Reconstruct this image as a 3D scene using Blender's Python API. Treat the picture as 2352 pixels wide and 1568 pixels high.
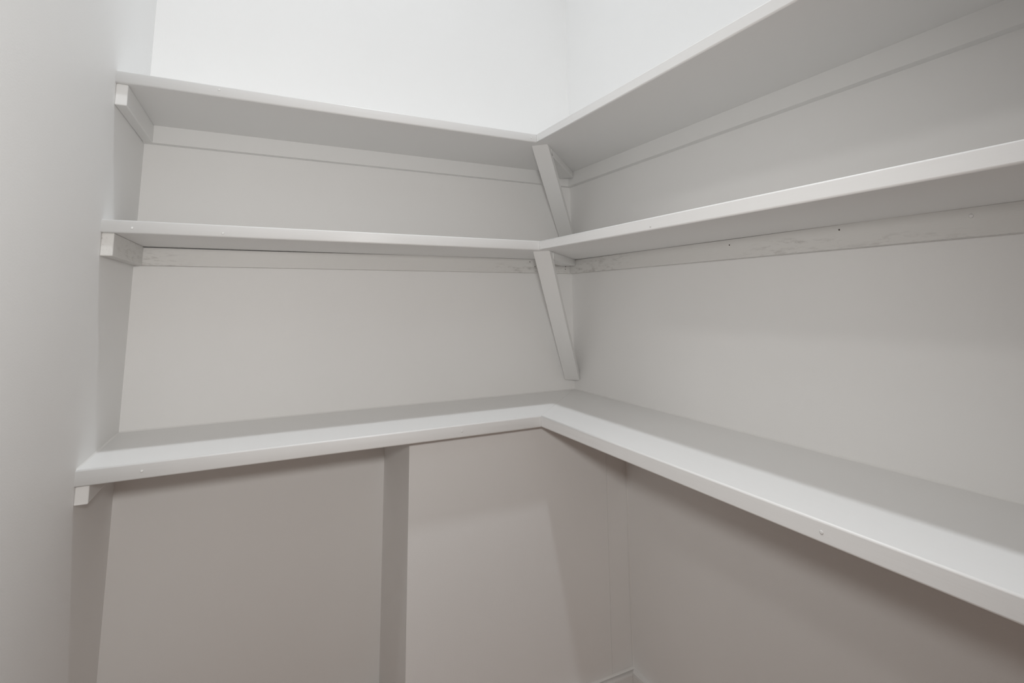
import bpy, bmesh, math
from mathutils import Matrix, Vector

for o in list(bpy.data.objects):
    bpy.data.objects.remove(o, do_unlink=True)
scene = bpy.context.scene
col = scene.collection

# ---------------------------------------------------------------- scale
# plan units: the back wall is 1 unit long; inner wall corner at (0, 0); z = 0 is the top of the low shelf
S = 1.15            # metres per unit
H0 = 0.76           # height of the low shelf above the floor (m)
def U(x, y, z):
    return Vector((x * S, y * S, z * S + H0))
LB = 0.0177         # left wall:  x = -1 + LB * y
WB = -0.0176        # right wall: x = WB * y
def xl(y): return -1.0 + LB * y
def xr(y): return WB * y
ZF = -H0 / S        # floor
ZC = 2.42           # ceiling
YF = -1.70          # wall behind the camera

# ---------------------------------------------------------------- camera
rx, ry, rz = 0.1329, 0.0079, 0.4571
Rz = Matrix.Rotation(-rz, 3, 'Z'); Rx = Matrix.Rotation(rx, 3, 'X'); Ry = Matrix.Rotation(ry, 3, 'Y')
R = Rz @ Rx @ Ry
right, fwd, up = R @ Vector((1, 0, 0)), R @ Vector((0, 1, 0)), R @ Vector((0, 0, 1))
cam_d = bpy.data.cameras.new('camera')
cam = bpy.data.objects.new('camera', cam_d); col.objects.link(cam)
M = Matrix((right, up, -fwd)).transposed().to_4x4()
M.translation = U(-0.7871, -1.2223, 0.2350)
cam.matrix_world = M
FPX, CX, CY, W, H = 1193.54, 1174.47, 532.73, 2352.0, 1568.0
cam_d.sensor_fit = 'HORIZONTAL'; cam_d.sensor_width = 36.0
cam_d.lens = FPX / W * 36.0
cam_d.shift_x = (W / 2 - CX) / W
cam_d.shift_y = (CY - H / 2) / W
cam_d.clip_start = 0.02
scene.camera = cam

# ---------------------------------------------------------------- world and lights
world = bpy.data.worlds.new('hall_light'); scene.world = world
world.use_nodes = True
bg = world.node_tree.nodes['Background']
bg.inputs['Color'].default_value = (1.0, 0.72, 0.56, 1)
bg.inputs['Strength'].default_value = 0.27

def lamp(name, kind, loc, power, color, size):
    l = bpy.data.lights.new(name, kind); l.energy = power; l.color = color
    if kind == 'AREA':
        l.shape = 'DISK'; l.size = size
    else:
        l.shadow_soft_size = size
    o = bpy.data.objects.new(name, l); col.objects.link(o); o.location = loc
    return o
# the pantry's ceiling light, the lamp in the hall outside the doorway, and the flash on top of the camera
dl = lamp('ceiling_light_bulb', 'SPOT', U(-0.70, -0.78, 2.38), 89, (0.915, 0.96, 1.0), 0.062)     # recessed downlight
dl.data.spot_size = math.radians(118); dl.data.spot_blend = 1.0
lamp('hall_light_bulb', 'POINT', U(-1.60, -0.85, 1.35), 10, (1.0, 0.98, 0.95), 0.08)
fl = lamp('camera_flash', 'SPOT', U(-0.79, -1.245, 0.345), 18, (1.0, 0.985, 0.955), 0.045)
fl.data.spot_size = math.radians(146); fl.data.spot_blend = 1.0
fl.rotation_euler = (U(-0.55, 0, 0.18) - fl.location).to_track_quat('-Z', 'Y').to_euler()

scene.view_settings.view_transform = 'Standard'
scene.view_settings.look = 'None'
scene.view_settings.exposure = 0.0
scene.view_settings.gamma = 1.0
scene.view_settings.use_curve_mapping = False

# ---------------------------------------------------------------- materials
def nodes_of(m):
    m.use_nodes = True
    nt = m.node_tree
    return nt, nt.nodes['Principled BSDF']

def paint(name, color, rough, bump_scale, bump_dist, stretch=(1, 1, 1), spec=0.5, mottle=0.015):
    m = bpy.data.materials.new(name); nt, b = nodes_of(m); L = nt.links
    tc = nt.nodes.new('ShaderNodeTexCoord'); mp = nt.nodes.new('ShaderNodeMapping')
    mp.inputs['Scale'].default_value = stretch
    L.new(tc.outputs['Object'], mp.inputs['Vector'])
    n = nt.nodes.new('ShaderNodeTexNoise'); n.inputs['Scale'].default_value = bump_scale; n.inputs['Detail'].default_value = 4
    L.new(mp.outputs['Vector'], n.inputs['Vector'])
    bp = nt.nodes.new('ShaderNodeBump'); bp.inputs['Strength'].default_value = 1.0; bp.inputs['Distance'].default_value = bump_dist
    L.new(n.outputs['Fac'], bp.inputs['Height']); L.new(bp.outputs['Normal'], b.inputs['Normal'])
    big = nt.nodes.new('ShaderNodeTexNoise'); big.inputs['Scale'].default_value = 5; big.inputs['Detail'].default_value = 3
    L.new(mp.outputs['Vector'], big.inputs['Vector'])
    mx = nt.nodes.new('ShaderNodeMix'); mx.data_type = 'RGBA'
    mx.inputs['A'].default_value = tuple(c * (1 - mottle) for c in color) + (1,)
    mx.inputs['B'].default_value = tuple(min(1, c * (1 + mottle)) for c in color) + (1,)
    L.new(big.outputs['Fac'], mx.inputs['Factor']); L.new(mx.outputs['Result'], b.inputs['Base Color'])
    b.inputs['Roughness'].default_value = rough
    b.inputs['Specular IOR Level'].default_value = spec
    return m

WHITE = (0.90, 0.895, 0.885)
M_wall = paint('wall_paint', WHITE, 0.55, 420, 0.00012)
M_trim = paint('trim_paint', (0.87, 0.868, 0.858), 0.40, 160, 0.00010)
M_board_x = paint('shelf_paint_along_back', (0.88, 0.878, 0.87), 0.44, 120, 0.00022, (0.06, 1, 1))
M_board_y = paint('shelf_paint_along_right', (0.88, 0.878, 0.87), 0.44, 120, 0.00022, (1, 0.06, 1))
M_caulk = paint('caulk', (0.86, 0.855, 0.84), 0.35, 200, 0.0001)
M_filler = paint('nail_filler', (0.84, 0.835, 0.825), 0.45, 300, 0.0001)

def worn_paint(name, axis):
    """white paint brushed thinly over rough sawn timber: grey scuffs and knots show through"""
    m = bpy.data.materials.new(name); nt, b = nodes_of(m); L = nt.links
    tc = nt.nodes.new('ShaderNodeTexCoord'); mp = nt.nodes.new('ShaderNodeMapping')
    mp.inputs['Scale'].default_value = (0.22, 1, 1) if axis == 'x' else (1, 0.22, 1)
    L.new(tc.outputs['Object'], mp.inputs['Vector'])
    def noise(scale, detail, rough=0.5):
        n = nt.nodes.new('ShaderNodeTexNoise'); n.inputs['Scale'].default_value = scale
        n.inputs['Detail'].default_value = detail; n.inputs['Roughness'].default_value = rough
        L.new(mp.outputs['Vector'], n.inputs['Vector']); return n
    def ramp(src, a, c):
        r = nt.nodes.new('ShaderNodeMapRange'); r.inputs['From Min'].default_value = a; r.inputs['From Max'].default_value = c
        L.new(src.outputs['Fac'], r.inputs['Value']); return r
    patch = ramp(noise(14, 2), 0.56, 0.70)
    streak = ramp(noise(150, 6, 0.7), 0.50, 0.72)
    mul = nt.nodes.new('ShaderNodeMath'); mul.operation = 'MULTIPLY'
    L.new(patch.outputs['Result'], mul.inputs[0]); L.new(streak.outputs['Result'], mul.inputs[1])
    mx = nt.nodes.new('ShaderNodeMix'); mx.data_type = 'RGBA'
    mx.inputs['A'].default_value = (0.78, 0.77, 0.75, 1); mx.inputs['B'].default_value = (0.46, 0.44, 0.42, 1)
    L.new(mul.outputs[0], mx.inputs['Factor']); L.new(mx.outputs['Result'], b.inputs['Base Color'])
    bp = nt.nodes.new('ShaderNodeBump'); bp.inputs['Distance'].default_value = 0.0004
    L.new(noise(220, 4).outputs['Fac'], bp.inputs['Height']); L.new(bp.outputs['Normal'], b.inputs['Normal'])
    b.inputs['Roughness'].default_value = 0.5
    return m
M_worn_x = worn_paint('worn_paint_along_back', 'x')
M_worn_y = worn_paint('worn_paint_along_right', 'y')

def plain(name, color, rough):
    m = bpy.data.materials.new(name); nt, b = nodes_of(m)
    n = nt.nodes.new('ShaderNodeTexNoise'); n.inputs['Scale'].default_value = 60
    mx = nt.nodes.new('ShaderNodeMix'); mx.data_type = 'RGBA'
    mx.inputs['A'].default_value = tuple(c * .85 for c in color) + (1,); mx.inputs['B'].default_value = color + (1,)
    nt.links.new(n.outputs['Fac'], mx.inputs['Factor']); nt.links.new(mx.outputs['Result'], b.inputs['Base Color'])
    b.inputs['Roughness'].default_value = rough
    return m
M_nail = plain('nail_hole', (0.10, 0.08, 0.07), 0.6)
M_floor = plain('oak_floor', (0.30, 0.19, 0.135), 0.5)
M_light_block = plain('light_block_paint', (0.30, 0.29, 0.28), 0.6)  # dark tone of the added light-blocking wall
M_metal = plain('lamp_metal', (0.75, 0.75, 0.74), 0.35)

# ---------------------------------------------------------------- mesh helpers
def link(name, bm, mat, parent=None, kind=None):
    bmesh.ops.recalc_face_normals(bm, faces=bm.faces)
    me = bpy.data.meshes.new(name); bm.to_mesh(me); bm.free()
    me.materials.append(mat)
    o = bpy.data.objects.new(name, me); col.objects.link(o)
    if parent:
        o.parent = parent
        o.matrix_parent_inverse = Matrix.Translation(-parent.location)
    if kind: o['kind'] = kind
    return o

def hexa(pts, bev=0.0, segs=2, edge_test=None, bm=None):
    """a box from 8 unit-space corners: the bottom four in order, then the top four"""
    bm = bm or bmesh.new()
    v = [bm.verts.new(U(*p)) for p in pts]
    for f in ((0, 3, 2, 1), (4, 5, 6, 7), (0, 1, 5, 4), (1, 2, 6, 5), (2, 3, 7, 6), (3, 0, 4, 7)):
        bm.faces.new([v[i] for i in f])
    if bev:
        es = [e for e in bm.edges if edge_test is None or edge_test(v.index(e.verts[0]), v.index(e.verts[1]))]
        bmesh.ops.bevel(bm, geom=es, offset=bev, segments=segs, profile=0.5, affect='EDGES')
        if segs > 2:
            for f in bm.faces: f.smooth = f.calc_area() < 0.02
    return bm

def box(x0, x1, y0, y1, z0, z1, bev=0.0, bm=None):
    return hexa([(x0, y0, z0), (x1, y0, z0), (x1, y1, z0), (x0, y1, z0),
                 (x0, y0, z1), (x1, y0, z1), (x1, y1, z1), (x0, y1, z1)], bev, bm=bm)

def slab(quad, z0, z1, bev=0.0):
    return hexa([(x, y, z0) for x, y in quad] + [(x, y, z1) for x, y in quad], bev)

# ---------------------------------------------------------------- the setting
T = 0.10
yf = YF
link('floor', slab([(xl(yf) - T, yf - T), (xr(yf) + T, yf - T), (T, T), (-1 - T, T)], ZF - .08, ZF), M_floor, kind='structure')
link('floor_added_left', slab([(-6.0, -5.0), (-1.10, -5.0), (-1.10, 3.0), (-6.0, 3.0)], ZF - .08, ZF), M_floor, kind='structure')  # unseen brown floor added to dim the light from below
link('wall_light_block', box(-2.40, -2.30, -5.0, 3.0, ZF, ZC), M_light_block, kind='structure')  # unseen dark wall added to block world light through the left doorway
link('ceiling', slab([(xl(yf) - T, yf - T), (xr(yf) + T, yf - T), (T, T), (-1 - T, T)], ZC, ZC + .08), M_wall, kind='structure')
link('wall_back', box(-1 - T, T, 0, T, ZF, ZC), M_wall, kind='structure')
# the left wall has the doorway the photographer stands in
DY0, DY1, DZ = -0.66, -1.52, 1.12
def wl(y0, y1, z0, z1, bm=None):
    return hexa([(x, y, z) for z in (z0, z1) for x, y in ((xl(y1) - T, y1), (xl(y1), y1), (xl(y0), y0), (xl(y0) - T, y0))], bm=bm)
bm = wl(0, DY0, ZF, ZC); wl(DY1, yf, ZF, ZC, bm); wl(DY0, DY1, DZ, ZC, bm)
link('wall_left', bm, M_wall, kind='structure')
link('wall_right', slab([(xr(yf), yf), (xr(yf) + T, yf), (T, 0), (0, 0)], ZF, ZC), M_wall, kind='structure')
# the wall behind the camera has an unseen opening added to let fill light in
DX0, DX1 = -0.94, -0.25
bm = box(xl(yf) - T, DX0, yf - T, yf, ZF, ZC)
box(DX1, xr(yf) + T, yf - T, yf, ZF, ZC, bm=bm)
box(DX0, DX1, yf - T, yf, DZ, ZC, bm=bm)
link('wall_front', bm, M_wall, kind='structure')
link('floor_added_front', slab([(-1.10, -6.0), (3.0, -6.0), (3.0, yf - T), (-1.10, yf - T)], ZF - .08, ZF), M_floor, kind='structure')  # unseen floor added outside the opening to keep low-angle light dim

# boxed-in chase below the low shelf, in the corner
CY0, CXL = -0.2070, -0.5075
ZT = -0.0231        # underside of the low shelf
chase = bpy.data.objects.new('wall_chase', None); col.objects.link(chase)
chase.location = U(-0.25, -0.1, ZF); chase['kind'] = 'structure'
link('front_panel', box(CXL, -0.0538, CY0, CY0 + .012, ZF, ZT), M_wall, chase)
link('corner_strip', box(-0.0530, xr(CY0) + .001, CY0 + .0006, CY0 + .012, ZF, ZT), M_wall, chase)
link('side_panel', box(CXL, CXL + .012, CY0 + .012, 0, ZF, ZT), M_wall, chase)
# bead of caulk where the chase meets the right-hand wall
def bead(name, a, b, u, v, r, parent):
    """a tooled fillet of caulk along the line a-b, reaching r metres out along the two surfaces u and v"""
    a, b, u, v = U(*a), U(*b), Vector(u).normalized(), Vector(v).normalized()
    bm = bmesh.new()
    def row(p):
        return [bm.verts.new(q) for q in (p - (u + v) * .0002, p + u * r - v * .0002, p + (u + v) * r * .36, p + v * r - u * .0002)]
    ra, rb = row(a), row(b)
    for i in range(4):
        bm.faces.new((ra[i], ra[(i + 1) % 4], rb[(i + 1) % 4], rb[i]))
    bm.faces.new(ra); bm.faces.new(rb)
    return link(name, bm, M_caulk, parent)
bead('caulk_bead', (xr(CY0), CY0, -0.562), (xr(CY0), CY0, ZT), (-1, 0, 0), (0, -1, 0), 0.0030, chase)
bead('caulk_bead', (CXL, CY0, -0.565), (xr(CY0), CY0, -0.565), (0, 0, 1), (0, -1, 0), 0.0040, chase)

# baseboards
BZ, BT = -0.565, 0.0150
def baseboard(name, p, q, nrm, mitre0=0.0, mitre1=0.0):
    """board on the wall line p-q; nrm points into the room; mitres lengthen or shorten its front"""
    d = (Vector(q) - Vector(p)).normalized(); n = Vector(nrm)
    a, b = Vector(p), Vector(q)
    a2, b2 = a + n * BT + d * mitre0, b + n * BT + d * mitre1
    quad = [(a.x, a.y), (b.x, b.y), (b2.x, b2.y), (a2.x, a2.y)]
    bm = hexa([(x, y, ZF) for x, y in quad] + [(x, y, BZ) for x, y in quad], 0.004, 3,
              lambda i, j: {i, j} == {6, 7})
    return link(name, bm, M_trim, kind='structure')
baseboard('baseboard_chase', (CXL, CY0), (xr(CY0), CY0), (0, -1), -BT, -BT)
baseboard('baseboard_chase_side', (CXL, 0), (CXL, CY0), (-1, 0), BT, BT)
baseboard('baseboard_back', (-1, 0), (CXL, 0), (0, -1), BT, -BT)
baseboard('baseboard_right', (xr(CY0), CY0), (xr(yf), yf), (-1, WB), BT, 0)
baseboard('baseboard_left', (xl(DY0), DY0), (-1, 0), (1, -LB), 0, -BT)

# ---------------------------------------------------------------- shelves
def lerp(a, b, t): return a + (b - a) * t

def disc(name, c, nrm, r, h, mat, parent):
    """a small domed plug: nail head, filled nail hole or drip of paint"""
    c = U(*c); n = Vector(nrm).normalized(); s = n.orthogonal().normalized(); t = n.cross(s)
    bm = bmesh.new(); k = 10
    rings = []
    for rr, hh in ((1.0, 0.0), (0.75, 0.7), (0.35, 1.0)):
        rings.append([bm.verts.new(c + n * (h * hh) + (s * math.cos(i * 2 * math.pi / k) + t * math.sin(i * 2 * math.pi / k)) * r * rr) for i in range(k)])
    for a, b in zip(rings, rings[1:]):
        for i in range(k):
            f = bm.faces.new((a[i], a[(i + 1) % k], b[(i + 1) % k], b[i])); f.smooth = True
    bm.faces.new(rings[-1]); bm.faces.new(rings[0])
    return link(name, bm, mat, parent)

def make_shelf(label, zt, t, da, db, h, b, worn, brace_z, yend=-1.36):
    zb = zt - t
    root = bpy.data.objects.new('corner_shelf', None); col.objects.link(root)
    root.location = U(-0.3, -0.3, zb)
    root['label'] = label; root['category'] = 'shelf'; root['group'] = 'corner shelves of the pantry'
    gap = 0.0003
    # two boards mitred in the corner; the front edges are eased
    xc = xr(-da) - db
    quad = [(xl(-da), -da), (xc - gap, -da), (-gap, 0), (-1, 0)]
    ft = lambda i, j: {i, j} in ({0, 1}, {4, 5})
    link('shelf_board', hexa([(x, y, zb) for x, y in quad] + [(x, y, zt) for x, y in quad], 0.0027, 4, ft), M_board_x, root)
    quad = [(xc + gap, -da), (xr(yend) - db, yend), (xr(yend), yend), (gap * 0, 0)]
    link('shelf_board', hexa([(x, y, zb) for x, y in quad] + [(x, y, zt) for x, y in quad], 0.0027, 4, ft), M_board_y, root)
    # battens on the three walls
    mx, my = (M_worn_x, M_worn_y) if worn else (M_trim, M_trim)
    z0 = zb - h
    r = 0.006
    ya = -da + r
    quad = [(xl(ya), ya), (xl(ya) + b, ya), (-1 + b, -b if not worn else -b - .0006), (-1, -b if not worn else -b - .0006)]
    link('support_batten', hexa([(x, y, z0) for x, y in quad] + [(x, y, zb) for x, y in quad], 0.0016, 2), M_trim if not worn else M_worn_y, root)
    # back batten: on the worn shelf it has come away from the board a little at its left end
    sag = 0.0024 if worn else 0.0
    bm = bmesh.new()
    xs = [-1.0, -0.80, -0.62, -0.45, -0.25, 0.0] if worn else [-1.0, 0.0]
    sg = [sag, sag * .8, sag * .35, 0, sag * .12, sag * .15] if worn else [0, 0]
    rows = []
    for x, s_ in zip(xs, sg):
        rows.append([bm.verts.new(U(x, y, z)) for y, z in ((0, z0), (-b, z0), (-b, zb - s_), (0, zb - s_))])
    for p, q in zip(rows, rows[1:]):
        for i in range(4): bm.faces.new((p[i], p[(i + 1) % 4], q[(i + 1) % 4], q[i]))
    bm.faces.new(rows[0]); bm.faces.new(rows[-1])
    link('support_batten', bm, mx, root)
    y0 = -b - (0.0008 if worn else 0)
    bm = bmesh.new(); rows = []
    ys = [y0, -0.35, -0.55, -0.80, yend + .006]
    sg = [0.0009, 0.0004, 0.0006, 0.0, 0.0008] if worn else [0] * 5
    for y, s_ in zip(ys, sg):
        rows.append([bm.verts.new(U(x, y, z)) for x, z in ((xr(y), z0), (xr(y) - b, z0), (xr(y) - b, zb - s_), (xr(y), zb - s_))])
    for p, q in zip(rows, rows[1:]):
        for i in range(4): bm.faces.new((p[i], p[(i + 1) % 4], q[(i + 1) % 4], q[i]))
    bm.faces.new(rows[0]); bm.faces.new(rows[-1])
    link('support_batten', bm, my, root)
    if brace_z is not None:
        k = 0.019 / math.sqrt(2)
        # flat arm under the mitre, running back to the battens
        c0, c1 = -0.196, -b - k * 1.02
        quad = [(c0 - k, c0 + k), (c0 + k, c0 - k), (c1 + k, c1 - k), (c1 - k, c1 + k)]
        link('bracket_arm', slab(quad, zb - 0.0163, zb, 0.0012), M_trim, root)
        # diagonal brace from under the front corner down into the wall corner
        ct, cb_ = -0.222, -0.020
        P0, P1 = Vector((ct, ct, zb)), Vector((cb_, cb_, brace_z))
        d = (P1 - P0).normalized(); w = Vector((1, -1, 0)).normalized()
        n = w.cross(d); n = n if n.z > 0 else -n          # towards the wall and up
        th = 0.0165
        lift = n * th; lift = lift - d * (lift.z / d.z)    # top end cut level under the board
        lo = n * th; lo = lo - d * (lo.z / d.z)
        hw = 0.019
        q0 = [P0 - w * hw, P0 + w * hw, P0 + w * hw + lift, P0 - w * hw + lift]
        q1 = [P1 - w * hw, P1 + w * hw, P1 + w * hw + lo, P1 - w * hw + lo]
        bm = hexa([tuple(p) for p in q1] + [tuple(p) for p in q0])
        for nn in ((1, 0, 0), (0, 1, 0)):
            geom = bm.verts[:] + bm.edges[:] + bm.faces[:]
            res = bmesh.ops.bisect_plane(bm, geom=geom, plane_co=U(-.0004, -.0004, 0), plane_no=nn, clear_outer=True)
            cut = [e for e in res['geom_cut'] if isinstance(e, bmesh.types.BMEdge)]
            if cut: bmesh.ops.contextual_create(bm, geom=cut)
        bmesh.ops.bevel(bm, geom=bm.edges[:], offset=0.0010, segments=1, affect='EDGES')
        link('brace', bm, M_trim, root)
    return root, zb, z0

s1, zb1, z01 = make_shelf('topmost white corner shelf, under the bright bare wall', 0.6075, .0198, .2352, .2409, .0353, .0162, False, .381)
s2, zb2, z02 = make_shelf('middle white corner shelf at eye height, scuffed battens beneath it', 0.3660, .0205, .2361, .2376, .0359, .0163, True, .028)
s3, zb3, z03 = make_shelf('lowest white corner shelf, seen from above over the boxed-in chase', 0.0, .0231, .2443, .2450, .0270, .0167, False, None)

# caulk along the walls on the low shelf
bead('caulk_bead', (-1, 0, 0), (0, 0, 0), (0, 0, 1), (0, -1, 0), 0.0034, s3)
bead('caulk_bead', (0, 0, 0), (xr(-1.3), -1.3, 0), (0, 0, 1), (-1, 0, 0), 0.0034, s3)
bead('caulk_bead', (-1, 0, 0), (xl(-.24), -.24, 0), (0, 0, 1), (1, 0, 0), 0.0026, s3)

# filled nail holes in the shelf fronts, nails in the battens of the middle shelf
fy = lambda s, da, x, z, r=.0024, h=.0004: disc('filled_nail_hole', (x, -da, z), (0, -1, 0), r, h, M_filler, s)
fx = lambda s, db, y, z, r=.0024, h=.0004: disc('filled_nail_hole', (xr(y) - db, y, z), (-1, 0, 0), r, h, M_filler, s)
fy(s2, .2361, -.965, .354); fy(s2, .2361, -.84, .352); fx(s2, .2376, -.585, .352)
fy(s3, .2443, -.925, -.012); fy(s3, .2443, -.415, -.012); fx(s3, .2450, -.835, -.012, .0026); fx(s3, .2450, -1.0, -.013)
fy(s1, .2352, -.25, .597); fy(s1, .2352, -.86, .60)
for x, z in ((-.125, .326), (-.140, .338), (-.030, .328), (-.031, .321)):
    disc('nail', (x, -.0163, z), (0, -1, 0), .0016, .0004, M_nail, s2)
for y, z in ((-.545, .335), (-.745, .338)):
    disc('nail', (xr(y) - .0163, y, z), (-1, 0, 0), .0016, .0004, M_nail, s2)
disc('paint_drip', (xr(-.905) - .0163, -.905, .335), (-1, 0, 0), .0032, .0012, M_filler, s2)

# trim ring of the recessed downlight (above the frame)
def lathe(name, prof, c, mat, n=40):
    bm = bmesh.new(); c = U(*c); rings = []
    for r, z in prof:
        rings.append([bm.verts.new(c + Vector((r * math.cos(i * 2 * math.pi / n), r * math.sin(i * 2 * math.pi / n), z))) for i in range(n)])
    for a, b in zip(rings, rings[1:] + rings[:1]):
        for i in range(n):
            f = bm.faces.new((a[i], a[(i + 1) % n], b[(i + 1) % n], b[i])); f.smooth = True
    return link(name, bm, mat)
dr = lathe('recessed_downlight', [(.080, 0), (.080, -.004), (.066, -.008), (.060, -.005), (.060, 0)], (-.70, -.78, ZC), M_metal)
dr['label'] = 'round white recessed downlight in the ceiling above the shelves'; dr['category'] = 'light'
